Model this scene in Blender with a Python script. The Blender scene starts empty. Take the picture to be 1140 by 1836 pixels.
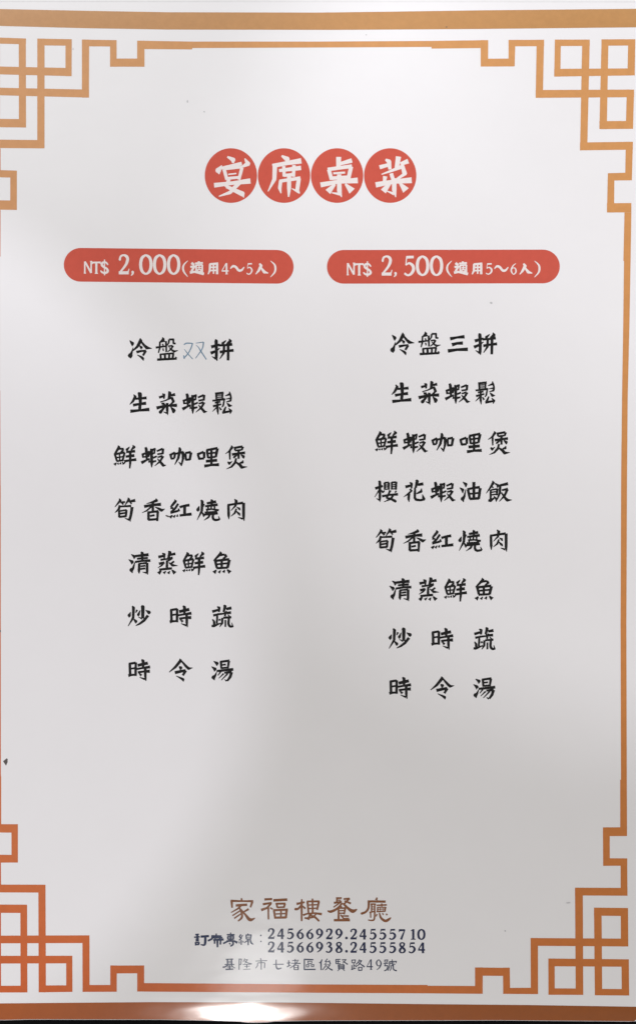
import bpy, math, random
from mathutils import Vector
from mathutils.geometry import delaunay_2d_cdt

# ---------------------------------------------------------------- camera, world, lamps, exposure
S = 0.000185            # metres per print unit (the menu is laid out in units of a fifth of a millimetre)
CX, CY = 570.0, 918.0
CAM_H = 0.42
scene = bpy.context.scene
col = scene.collection
cam_d = bpy.data.cameras.new("camera")
cam = bpy.data.objects.new("camera", cam_d)
col.objects.link(cam)
cam.location = (0, 0, CAM_H)
cam_d.sensor_fit = 'VERTICAL'
cam_d.sensor_height = 36.0
cam_d.sensor_width = 36.0
SHEET_Z = 0.0015
cam_d.lens = 36.0 * (CAM_H - SHEET_Z) / (1836 * S)
cam_d.clip_start = 0.01
cam_d.clip_end = 50
scene.camera = cam

world = bpy.data.worlds.new("World")
scene.world = world
world.use_nodes = True
bg = world.node_tree.nodes["Background"]
# a plain lit room: pale walls all round, darkened overhead to keep reflections off the print
_wn, _wl = world.node_tree.nodes, world.node_tree.links
_tc = _wn.new('ShaderNodeTexCoord'); _sp = _wn.new('ShaderNodeSeparateXYZ'); _mr = _wn.new('ShaderNodeMapRange')
_mr.interpolation_type = 'SMOOTHSTEP'
_mr.inputs['From Min'].default_value = 0.64; _mr.inputs['From Max'].default_value = 0.92
_mx = _wn.new('ShaderNodeMix'); _mx.data_type = 'RGBA'
_mx.inputs[6].default_value = (1.0, 0.962, 0.94, 1); _mx.inputs[7].default_value = (0.09, 0.088, 0.086, 1)
_wl.new(_tc.outputs['Generated'], _sp.inputs[0]); _wl.new(_sp.outputs['Z'], _mr.inputs['Value'])
_wl.new(_mr.outputs[0], _mx.inputs['Factor']); _wl.new(_mx.outputs[2], bg.inputs[0])
bg.inputs[1].default_value = 0.94

scene.view_settings.view_transform = 'Standard'
scene.view_settings.look = 'None'
scene.view_settings.exposure = 0.0
scene.view_settings.gamma = 1.0

def P2(px, py):
    return (px - CX) * S, (CY - py) * S

def lamp(name, kind, loc, target, energy, color, **kw):
    d = bpy.data.lights.new(name, kind)
    d.energy = energy
    d.color = color
    for k, v in kw.items():
        setattr(d, k, v)
    o = bpy.data.objects.new(name, d)
    col.objects.link(o)
    o.location = loc
    v = Vector(target) - Vector(loc)
    o.rotation_euler = v.to_track_quat('-Z', 'Y').to_euler()
    return o

def spot_at(name, px, py, radius, height, energy, color, blend, size):
    x, y = P2(px, py)
    r = radius * S
    return lamp(name, 'SPOT', (x, y, height), (x, y, 0), energy, color,
                spot_size=2 * math.atan(r / height), spot_blend=blend, shadow_soft_size=size)
def pool(name, loc, centre, edge, energy, color, blend, size=0.03):
    """added spot whose beam falls on the sheet as one soft-edged pool"""
    c = Vector((*P2(*centre), 0)); e = Vector((*P2(*edge), 0)); l = Vector(loc)
    half = (c - l).angle(e - l)
    return lamp(name, 'SPOT', loc, c, energy, color, spot_size=2 * half, spot_blend=blend, shadow_soft_size=size)
E_T, E_U, E_L, E_R, E_G, E_P = 39.0, 62.0, 51.0, 55.0, 2.3, 0.26
# spots added at head, left and right;
# beam edges mimic the photographer's shadow
pool('added_spot_head_right', (0.7, 1.3, 1.2), (1600, -500), (880, 800), E_T, (0.94, 0.945, 1.0), 0.25)
pool('added_spot_head_left', (-0.6, 1.3, 1.2), (-100, -600), (-50, 860), E_U, (0.94, 0.95, 1.0), 0.7)
pool('added_spot_left', (-1.5, -0.05, 1.4), (-900, 1150), (490, 1210), E_L, (0.92, 0.905, 1.0), 0.05, 0.012)
pool('added_spot_right', (1.5, 0.6, 1.3), (1880, 250), (800, 1285), E_R, (0.95, 0.935, 1.0), 0.14, 0.02)
# the lamp whose reflection glares on the bent foot, and a lamp added to veil the print above
x, y = P2(440, 1812)
lamp('glare_lamp', 'AREA', (-0.106, -0.838, 1.2), (x, y, 0), E_G, (1.0, 0.985, 0.97), shape='ELLIPSE', size=0.10, size_y=0.085)
lamp('added_veil_lamp', 'AREA', (-0.078, -0.618, 1.2), (x, y, 0), E_P, (0.97, 0.98, 1.0), shape='ELLIPSE', size=0.10, size_y=0.15)

# ---------------------------------------------------------------- helpers
def tag(o, label=None, cat=None, group=None, kind=None):
    if label: o['label'] = label
    if cat: o['category'] = cat
    if group: o['group'] = group
    if kind: o['kind'] = kind
    return o

def zbow(px, py):
    """height of the laminated sheet's face above the table"""
    z = SHEET_Z
    z += 0.00012 * math.sin(px / 330.0 + 0.6) * math.cos(py / 510.0)
    # the sheet's foot bends down over the last centimetre, its head very slightly
    edge = 1829.0
    t = (py - (edge - 66)) / 66.0
    if t > 0:
        z -= 66 * S * 0.043 * t ** 2
    t = (40 - py) / 60.0
    if t > 0:
        z -= 60 * S * 0.04 * t * t
    return z

def P(px, py, lift=0.0):
    z = zbow(px, py)
    f = (CAM_H - z) / (CAM_H - SHEET_Z)
    x, y = P2(px, py)
    return (x * f, y * f, z + lift)

def mesh_obj(name, verts, faces, mat, parent=None, smooth=False):
    me = bpy.data.meshes.new(name)
    me.from_pydata(verts, [], faces)
    me.update()
    me.materials.append(mat)
    if smooth:
        for p in me.polygons: p.use_smooth = True
    o = bpy.data.objects.new(name, me)
    col.objects.link(o)
    if parent: o.parent = parent
    return o

# ---------------------------------------------------------------- materials
def new_mat(name):
    m = bpy.data.materials.new(name)
    m.use_nodes = True
    return m, m.node_tree, m.node_tree.nodes, m.node_tree.links, m.node_tree.nodes['Principled BSDF']

def laminate(nt, b):
    """thin clear film over everything printed: broad soft gloss plus a sharp film gloss, slightly wavy"""
    N, L = nt.nodes, nt.links
    b.inputs['Roughness'].default_value = 0.42
    b.inputs['IOR'].default_value = 1.45
    b.inputs['Specular IOR Level'].default_value = 0.3
    b.inputs['Coat Weight'].default_value = 1.0
    b.inputs['Coat Roughness'].default_value = 0.105
    b.inputs['Coat IOR'].default_value = 1.45
    tc = N.new('ShaderNodeTexCoord')
    mp = N.new('ShaderNodeMapping')
    mp.inputs['Scale'].default_value = (0.6, 1.5, 1.0)
    L.new(tc.outputs['Object'], mp.inputs['Vector'])
    n1 = N.new('ShaderNodeTexNoise'); n1.inputs['Scale'].default_value = 55; n1.inputs['Detail'].default_value = 2
    n2 = N.new('ShaderNodeTexNoise'); n2.inputs['Scale'].default_value = 900; n2.inputs['Detail'].default_value = 3
    L.new(mp.outputs[0], n1.inputs['Vector']); L.new(mp.outputs[0], n2.inputs['Vector'])
    b1 = N.new('ShaderNodeBump'); b1.inputs['Strength'].default_value = 0.24; b1.inputs['Distance'].default_value = 0.0006
    b2 = N.new('ShaderNodeBump'); b2.inputs['Strength'].default_value = 0.25; b2.inputs['Distance'].default_value = 0.00003
    L.new(n1.outputs['Fac'], b1.inputs['Height']); L.new(n2.outputs['Fac'], b2.inputs['Height'])
    L.new(b1.outputs[0], b2.inputs['Normal'])
    L.new(b2.outputs[0], b.inputs['Normal'])
    L.new(b1.outputs[0], b.inputs['Coat Normal'])
    return tc

def mottle(nt, tc, base_socket_or_col, amount, scale=260):
    N, L = nt.nodes, nt.links
    n = N.new('ShaderNodeTexNoise'); n.inputs['Scale'].default_value = scale; n.inputs['Detail'].default_value = 5
    n.inputs['Roughness'].default_value = 0.7
    L.new(tc.outputs['Object'], n.inputs['Vector'])
    mr = N.new('ShaderNodeMapRange')
    mr.inputs['From Min'].default_value = 0.3; mr.inputs['From Max'].default_value = 0.7
    mr.inputs['To Min'].default_value = 1 - amount; mr.inputs['To Max'].default_value = 1 + amount
    L.new(n.outputs['Fac'], mr.inputs['Value'])
    mx = N.new('ShaderNodeVectorMath'); mx.operation = 'SCALE'
    if isinstance(base_socket_or_col, tuple):
        mx.inputs[0].default_value = base_socket_or_col[:3]
    else:
        L.new(base_socket_or_col, mx.inputs[0])
    L.new(mr.outputs[0], mx.inputs['Scale'])
    return mx.outputs[0]

def print_mat(name, colour, amount=0.03, scale=260):
    m, nt, N, L, b = new_mat(name)
    tc = laminate(nt, b)
    L.new(mottle(nt, tc, colour, amount, scale), b.inputs['Base Color'])
    return m

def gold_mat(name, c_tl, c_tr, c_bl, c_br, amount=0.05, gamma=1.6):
    """printed gold, base colour blended from sandy gold at the head to brick orange at the foot"""
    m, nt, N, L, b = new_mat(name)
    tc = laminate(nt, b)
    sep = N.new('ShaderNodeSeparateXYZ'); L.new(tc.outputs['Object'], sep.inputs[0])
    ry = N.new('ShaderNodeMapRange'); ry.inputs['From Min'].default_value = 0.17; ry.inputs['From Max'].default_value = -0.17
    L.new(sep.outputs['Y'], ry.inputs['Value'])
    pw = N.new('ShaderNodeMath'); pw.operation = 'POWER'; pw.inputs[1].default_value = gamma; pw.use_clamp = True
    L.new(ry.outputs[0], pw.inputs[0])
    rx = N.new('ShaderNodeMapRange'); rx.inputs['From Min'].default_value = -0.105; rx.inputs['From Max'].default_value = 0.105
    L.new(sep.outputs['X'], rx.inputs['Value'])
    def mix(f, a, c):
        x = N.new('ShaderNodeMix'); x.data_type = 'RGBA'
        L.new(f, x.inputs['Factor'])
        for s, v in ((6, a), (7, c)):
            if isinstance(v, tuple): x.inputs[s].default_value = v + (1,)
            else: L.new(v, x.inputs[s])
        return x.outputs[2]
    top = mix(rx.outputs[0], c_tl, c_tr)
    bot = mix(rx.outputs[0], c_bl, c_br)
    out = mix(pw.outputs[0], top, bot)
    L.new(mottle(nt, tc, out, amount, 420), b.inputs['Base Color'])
    return m

M_paper = print_mat('laminated_white_paper', (0.805, 0.80, 0.805), 0.008, 45)
M_black = print_mat('black_print', (0.008, 0.008, 0.008), 0.2)
M_navy = print_mat('navy_print', (0.010, 0.022, 0.075), 0.2)
M_digit = print_mat('dark_navy_digits', (0.009, 0.016, 0.060), 0.2)
M_brown = print_mat('brown_print', (0.23, 0.085, 0.030), 0.22, 900)
M_red = print_mat('red_print', (0.57, 0.092, 0.060), 0.04, 500)
M_white = print_mat('white_print', (0.80, 0.74, 0.72), 0.01)
M_pen = print_mat('blue_grey_pen_ink', (0.17, 0.27, 0.37), 0.35, 1200)
M_address = print_mat('slate_print', (0.03, 0.042, 0.09), 0.2)
M_smudge = print_mat('dark_smudge', (0.10, 0.09, 0.085), 0.3, 1500)
M_seam = print_mat('pressed_seam_line', (0.66, 0.66, 0.65), 0.05)
M_faint = print_mat('faint_smudge', (0.52, 0.52, 0.53), 0.15, 1500)
M_fret = gold_mat('gold_orange_fret_ink', (0.60, 0.315, 0.145), (0.61, 0.29, 0.095),
                  (0.56, 0.098, 0.016), (0.54, 0.160, 0.030))
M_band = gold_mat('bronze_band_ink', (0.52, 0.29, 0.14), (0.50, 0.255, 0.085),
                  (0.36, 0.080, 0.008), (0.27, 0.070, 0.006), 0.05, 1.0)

def core_mat():
    m, nt, N, L, b = new_mat('laminate_edge')
    tc = N.new('ShaderNodeTexCoord')
    L.new(mottle(nt, tc, (0.45, 0.42, 0.40), 0.1), b.inputs['Base Color'])
    b.inputs['Roughness'].default_value = 0.35
    return m
M_edge = core_mat()

def cloth_mat():
    m, nt, N, L, b = new_mat('black_woven_cloth')
    tc = N.new('ShaderNodeTexCoord')
    w1 = N.new('ShaderNodeTexWave'); w1.inputs['Scale'].default_value = 900; w1.inputs['Distortion'].default_value = 3
    w1.inputs['Detail'].default_value = 2; w1.inputs['Detail Scale'].default_value = 2
    L.new(tc.outputs['Object'], w1.inputs['Vector'])
    n = N.new('ShaderNodeTexNoise'); n.inputs['Scale'].default_value = 1400; n.inputs['Detail'].default_value = 3
    L.new(tc.outputs['Object'], n.inputs['Vector'])
    ml = N.new('ShaderNodeMath'); ml.operation = 'MULTIPLY'
    L.new(w1.outputs['Fac'], ml.inputs[0]); L.new(n.outputs['Fac'], ml.inputs[1])
    cr = N.new('ShaderNodeValToRGB')
    cr.color_ramp.elements[0].position = 0.1; cr.color_ramp.elements[0].color = (0.0012, 0.0013, 0.0015, 1)
    cr.color_ramp.elements[1].position = 0.8; cr.color_ramp.elements[1].color = (0.011, 0.012, 0.013, 1)
    L.new(ml.outputs[0], cr.inputs[0]); L.new(cr.outputs[0], b.inputs['Base Color'])
    b.inputs['Roughness'].default_value = 0.95
    b.inputs['Specular IOR Level'].default_value = 0.1
    bp = N.new('ShaderNodeBump'); bp.inputs['Strength'].default_value = 0.8; bp.inputs['Distance'].default_value = 0.0002
    L.new(ml.outputs[0], bp.inputs['Height']); L.new(bp.outputs[0], b.inputs['Normal'])
    return m
M_cloth = cloth_mat()

# ---------------------------------------------------------------- the black cloth under the menu
def build_cloth():
    vs, fs = [], []
    n = 60
    w = 1.2
    for j in range(n + 1):
        for i in range(n + 1):
            x = (i / n - 0.5) * w; y = (j / n - 0.5) * w
            z = 0.0006 * math.sin(x * 23 + 1.3) * math.sin(y * 17)
            vs.append((x, y, z - 0.0007))
    for j in range(n):
        for i in range(n):
            a = j * (n + 1) + i
            fs.append((a, a + 1, a + n + 2, a + n + 1))
    o = mesh_obj('tabletop', vs, fs, M_cloth, smooth=True)
    return tag(o, label='black woven cloth surface under the menu, showing below its bottom edge', kind='structure')
build_cloth()

# ---------------------------------------------------------------- the menu
menu = bpy.data.objects.new('menu_card', None)
col.objects.link(menu)
menu.location = (0, 0, 0)
tag(menu, 'laminated white restaurant menu with orange fret border and red price headings', 'menu')

def interp(tab, x):
    if x <= tab[0][0]: return tab[0][1]
    for (x0, y0), (x1, y1) in zip(tab, tab[1:]):
        if x <= x1:
            t = (x - x0) / (x1 - x0)
            t = t * t * (3 - 2 * t) if x1 - x0 < 80 else t
            return y0 + (y1 - y0) * t
    return tab[-1][1]

FOOT = [(-60, 1829.5), (0, 1829.3), (60, 1828.2), (290, 1828.5), (380, 1830.3), (425, 1831.5), (448, 1833.8), (474, 1833.6), (495, 1831.4), (560, 1830.4), (900, 1829.8), (1160, 1832)]
HEAD = -22.0
X0, X1 = -27.0, 1148.0
RC = 12.0      # rounded corners
def build_sheet():
    xs = []
    x = X0
    while x < X1 - 0.01:
        xs.append(x); x += 12.0 if (x - X0 > 14 and X1 - x > 16) else 3.0
    xs.append(X1)
    ts = []
    y = 0.0
    L0 = 1830 - HEAD
    rows = [0, 3, 6, 9, 12] + list(range(24, 1740, 18))
    yy = 1740
    while yy < L0: rows.append(yy); yy += 4
    rows.append(L0)
    vs, fs = [], []
    nx, ny = len(xs), len(rows)
    for r in rows:
        for x in xs:
            foot = interp(FOOT, x)
            head = HEAD
            d = min(x - X0, X1 - x)
            if d < RC:
                k = RC - math.sqrt(max(0, RC * RC - (RC - d) ** 2))
                foot -= k; head += k
            y = head + (foot - head) * r / L0
            vs.append(P(x, y))
    th = 0.00045
    n = len(vs)
    vs += [(a, b, c - th) for (a, b, c) in vs]
    for j in range(ny - 1):
        for i in range(nx - 1):
            a = j * nx + i
            fs.append((a, a + nx, a + nx + 1, a + 1))
            fs.append((n + a, n + a + 1, n + a + nx + 1, n + a + nx))
    nf = len(fs)
    ring = [i for i in range(nx)] + [j * nx + nx - 1 for j in range(1, ny)] + \
           [(ny - 1) * nx + i for i in range(nx - 2, -1, -1)] + [j * nx for j in range(ny - 2, 0, -1)]
    for a, b in zip(ring, ring[1:] + ring[:1]):
        fs.append((b, a, a + n, b + n)[::-1])
    o = mesh_obj('sheet', vs, fs, M_paper, menu)
    o.data.materials.append(M_edge)
    for k, p in enumerate(o.data.polygons):
        if k < nf: p.use_smooth = True
        else: p.material_index = 1
    return o
build_sheet()

INK = 0.000022
def grid_band(name, top, bottom, x0, x1, label=None):
    vs, fs = [], []
    nx, ny = 100, 10
    for j in range(ny + 1):
        for i in range(nx + 1):
            x = x0 + (x1 - x0) * i / nx
            a = interp(top, x); b = interp(bottom, x) if bottom is not FOOT else interp(FOOT, x) - 0.7
            if bottom is FOOT:
                d = min(x - X0, X1 - x)
                if d < RC: b -= RC - math.sqrt(max(0, RC * RC - (RC - d) ** 2))
            vs.append(P(x, a + (b - a) * j / ny, INK))
    for j in range(ny):
        for i in range(nx):
            a = j * (nx + 1) + i
            fs.append((a, a + nx + 1, a + nx + 2, a + 1))
    return mesh_obj(name, vs, fs, M_band, menu, smooth=True)

TOPB_T = [(-30, 15.6), (0, 16.2), (150, 19.3), (300, 22), (570, 22.6), (700, 21), (860, 18.6), (1000, 17.2), (1160, 15.6)]
TOPB_B = [(-30, 46), (0, 46.5), (150, 50.5), (300, 53), (600, 53.6), (860, 52), (1160, 48.8)]
BOTB_T = [(-30, 1799.3), (0, 1799), (270, 1796.8), (500, 1797.3), (646, 1799), (760, 1800.3), (950, 1802), (1160, 1805.4)]
o = grid_band('top_band', TOPB_T, TOPB_B, X0 + 0.6, X1 - 0.6)
tag(o, 'sandy gold band printed across the head of the menu')
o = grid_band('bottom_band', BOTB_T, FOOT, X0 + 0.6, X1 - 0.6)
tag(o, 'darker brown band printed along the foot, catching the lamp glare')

# ---------------------------------------------------------------- print as unions of small convex pieces
def union(polys, name, mat, parent, lift=INK):
    """polys: convex polygons in print units, joined without overlaps and laid on the sheet"""
    verts, faces = [], []
    for p in polys:
        a = 0.0
        for (x0, y0), (x1, y1) in zip(p, p[1:] + p[:1]): a += x0 * y1 - x1 * y0
        if abs(a) < 1e-4: continue
        if a < 0: p = p[::-1]
        k = len(verts)
        verts += [Vector(q) for q in p]
        faces.append(list(range(k, k + len(p))))
    r = delaunay_2d_cdt(verts, [], faces, 1, 1e-4)
    tri = [f for f, src in zip(r[2], r[5]) if len(src)]
    out = [P(v[0], v[1], lift) for v in r[0]]
    used = sorted({i for f in tri for i in f})
    ix = {v: i for i, v in enumerate(used)}
    fs = []
    for f in tri:
        q = [out[i] for i in f]
        n = (Vector(q[1]) - Vector(q[0])).cross(Vector(q[2]) - Vector(q[0]))
        if n.length < 1e-14: continue
        f = [ix[i] for i in f]
        fs.append(f if n.z > 0 else f[::-1])
    return mesh_obj(name, [out[i] for i in used], fs, mat, parent)

def quads_long(q, step=40):
    """cut a long quad into shorter ones so it can follow the sheet"""
    (ax, ay), (bx, by), (cx, cy), (dx, dy) = q
    l1 = math.hypot(bx - ax, by - ay); l2 = math.hypot(dx - ax, dy - ay)
    if max(l1, l2) <= step: return [q]
    if l1 >= l2:
        n = int(l1 // step) + 1
        f = lambda t: ((ax + (bx - ax) * t, ay + (by - ay) * t), (dx + (cx - dx) * t, dy + (cy - dy) * t))
        return [[f(i / n)[0], f((i + 1) / n)[0], f((i + 1) / n)[1], f(i / n)[1]] for i in range(n)]
    n = int(l2 // step) + 1
    f = lambda t: ((ax + (dx - ax) * t, ay + (dy - ay) * t), (bx + (cx - bx) * t, by + (cy - by) * t))
    return [[f(i / n)[0], f(i / n)[1], f((i + 1) / n)[1], f((i + 1) / n)[0]] for i in range(n)]

# horizontal bars: H(xl, top_l, bottom_l, xr, top_r, bottom_r); vertical bars: V(top, xl_t, xr_t, bottom, xl_b, xr_b)
def H(xl, tl, bl, xr, tr=None, br=None):
    tr = tl if tr is None else tr; br = bl if br is None else br
    return [(xl, tl), (xr, tr), (xr, br), (xl, bl)]
def V(t, lt, rt, b, lb=None, rb=None):
    lb = lt if lb is None else lb; rb = rt if rb is None else rb
    return [(lt, t), (rt, t), (rb, b), (lb, b)]
FRET = {
 'tl': [H(-12, 67, 78, 47.3, 69, 79.5), V(69, 34.3, 47, 228.5, 34.6, 47.4), H(-12, 213, 228, 47.4, 213.6, 228.6),
        H(-12, 119, 133, 129, 122, 136.6), V(69.3, 67.5, 80.5, 266, 67.5, 80.5), H(67.5, 69.3, 81.3, 129, 70.3, 82), V(70.3, 118, 129.3, 136.6, 118, 129),
        H(-12, 157, 170.5, 160.2, 160.7, 175), V(71, 147.4, 160.4, 175, 147.4, 160), H(147.4, 71, 83, 209.6, 72, 83.4),
        V(72, 197.8, 209.6, 119.7), H(197.8, 105, 119.5, 259.5, 105, 119.7), V(73, 246.3, 259.5, 119.7),
        H(-12, 250.3, 265.4, 80.5, 251.2, 266), V(266, -12, 1.8, 305, -12, 1.8), H(-12, 304.6, 317.6, 31, 306, 318.6), V(306, 19.2, 31, 376.3, 19, 31),
        H(-12, 359, 375.8, 31, 359.7, 376.4), V(67, -12, 0.4, 228, -12, 0.6)],
 'tr': [V(72, 861, 874.7, 119.4, 861.2, 874.4), H(861.2, 105.4, 119.4, 922, 105, 119.1), V(71.6, 911.2, 923.4, 119.1, 910.8, 922),
        H(911, 71.6, 83, 974.7, 71.4, 83), V(71.4, 961.4, 974.7, 175.5, 959.6, 972.5), H(959.6, 161.4, 175.5, 1135.8, 160.6, 174.3),
        H(994, 71, 82.6, 1056.5, 71, 82.4), V(71, 994, 1004.8, 137.4, 992.8, 1003.8), H(992.8, 123.5, 137.4, 1137, 122.6, 135.2),
        V(71, 1043, 1056.5, 269.5, 1039, 1052), V(70.6, 1077.6, 1090, 231.6, 1073.7, 1087), H(1077.4, 70.6, 82, 1138, 70.3, 81.6),
        V(70.4, 1125.3, 1138, 135.2, 1124, 1137), V(160.6, 1122.8, 1135.8, 231, 1121, 1134), H(1073.7, 217.2, 231.6, 1134, 216.8, 231),
        H(1039, 255.4, 269.6, 1133.6, 254.2, 268.4), V(254.2, 1121, 1133.7, 323.3, 1119.8, 1131.9), H(1088.9, 310.6, 323.8, 1131.9, 309.3, 323.2),
        V(310.6, 1088.9, 1100.7, 381, 1087.2, 1100), H(1087.2, 364.4, 381, 1131, 364, 380.8)],
 'br': [H(1080, 1483.4, 1499.2, 1123.2, 1483.2, 1499), V(1483.4, 1080, 1092.2, 1552.4, 1080.4, 1092.4), H(1080.4, 1538.8, 1552.4, 1123.6, 1539, 1552.2),
        V(1539, 1111.6, 1123.4, 1606, 1111.8, 1124), H(1030, 1591.6, 1605.5, 1124, 1592, 1606), V(1591.6, 1030, 1044, 1783.8, 1031.3, 1044.8),
        H(1064, 1627.4, 1641.8, 1125, 1628, 1642.4), V(1627.4, 1064, 1077.6, 1784.5, 1065.5, 1078.8), V(1628, 1111.8, 1125, 1697, 1112.3, 1125.4),
        H(950.5, 1681.8, 1695.8, 1125.4, 1683, 1697), V(1681.8, 950.5, 963.7, 1782.4, 950.9, 963.9), H(901.4, 1771.3, 1782, 963.9, 1771, 1782.4),
        V(1735, 901, 913.2, 1782, 901.4, 914), H(851, 1734.6, 1749.4, 913.2, 1735.4, 1749.8), V(1734.6, 851, 865, 1781.8, 851, 864.8),
        H(982.2, 1718.6, 1732.4, 1126.4, 1720, 1733.4), V(1718.6, 982.2, 993.6, 1783.6, 982.4, 993.8), H(982.4, 1772, 1783.6, 1044.8, 1772.4, 1783.8),
        V(1720, 1113.2, 1126.4, 1784.8, 1113.8, 1127), H(1065.5, 1773, 1784.5, 1127, 1773.4, 1784.9)],
 'bl': [H(-12, 1586, 1600, 82.2, 1586.2, 1600.4), V(1586.2, 69.4, 82.2, 1779.2, 70, 83), H(-12, 1621.8, 1636.6, 49.3, 1622, 1637),
        V(1622, 37.2, 49.3, 1779.4, 37.6, 49.8), H(-12, 1677.6, 1691.4, 161, 1677, 1690.8), V(1677, 148.3, 161, 1778.4, 148.6, 161.2),
        H(148.6, 1766, 1778.4, 209.8, 1766, 1778.2), V(1731, 198.3, 210, 1778.2, 198.2, 209.8), H(198.3, 1731.2, 1745.4, 258.9, 1731, 1745),
        V(1731, 246.4, 258.9, 1777.8), H(-12, 1713.8, 1727.6, 130.3, 1713.6, 1727.2), V(1713.6, 119.2, 130.3, 1778.4, 119.4, 130.5),
        H(70, 1766.8, 1779.2, 130.5, 1766.6, 1778.4), H(-12, 1767.6, 1779.6, 49.8, 1767.2, 1779.4), V(1621.8, -12, 2.4, 1779.5, -12, 2.6),
        H(-12, 1477.6, 1492.6, 32.8, 1477.8, 1493), V(1477.8, 21.2, 32.8, 1546.6, 21.4, 32.8), H(-12, 1532.4, 1546.8, 32.8, 1532.8, 1546.4),
        V(1546.6, -12, 2.4, 1586.2, -12, 2.6)],
}
for key, where in (('tl', 'paler sandy gold fret'), ('tr', 'golden orange fret'), ('br', 'brownish orange fret'), ('bl', 'brick orange fret')):
    polys = []
    for q in FRET[key]: polys += quads_long(q, 60)
    tag(union(polys, 'corner_fret', M_fret, menu), where + ' of interlocked squares')
LINES = [
 [H(259.5, 73.2, 88, 345, 74.6, 88.6), H(345, 74.6, 86.2, 570, 74.6, 85.2), H(570, 74.6, 85.2, 773, 73.4, 84.2), H(773, 73.4, 87.2, 861, 72.2, 86.2)],
 [V(381, 1118.6, 1131, 468, 1116.7, 1129.6), V(468, 1117.8, 1129.6, 578, 1116.4, 1127.6), V(578, 1116.4, 1127.6, 713, 1114.2, 1124.4),
  V(713, 1114.2, 1124.4, 860, 1112.6, 1123.2), V(860, 1112.6, 1123.2, 1120, 1111.6, 1122), V(1120, 1111.6, 1122, 1398, 1112.3, 1122.8),
  V(1398, 1110.9, 1122.8, 1483.3, 1111, 1123.2)],
 [H(258.9, 1762.6, 1777.9, 570, 1765, 1780), H(570, 1765, 1780, 766, 1766, 1781), H(766, 1767.4, 1781, 851, 1767.8, 1781.8)],
 [V(376.2, -12, 1.8, 460, -12, 1.5), V(460, -12, 0.1, 700, -12, 0.3), V(700, -12, 1.0, 870, -12, 1.8), V(870, -12, 2.0, 1392, -12, 2.3), V(1392, -12, 2.8, 1477.7, -12, 2.9)],
]
for ln in LINES:
    polys = []
    for q in ln: polys += quads_long(q, 60)
    union(polys, 'border_line', M_fret, menu)

def ellipse(cx, cy, rx, ry, n=72):
    return [(cx + rx * math.cos(2 * math.pi * i / n), cy + ry * math.sin(2 * math.pi * i / n)) for i in range(n)]

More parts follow.
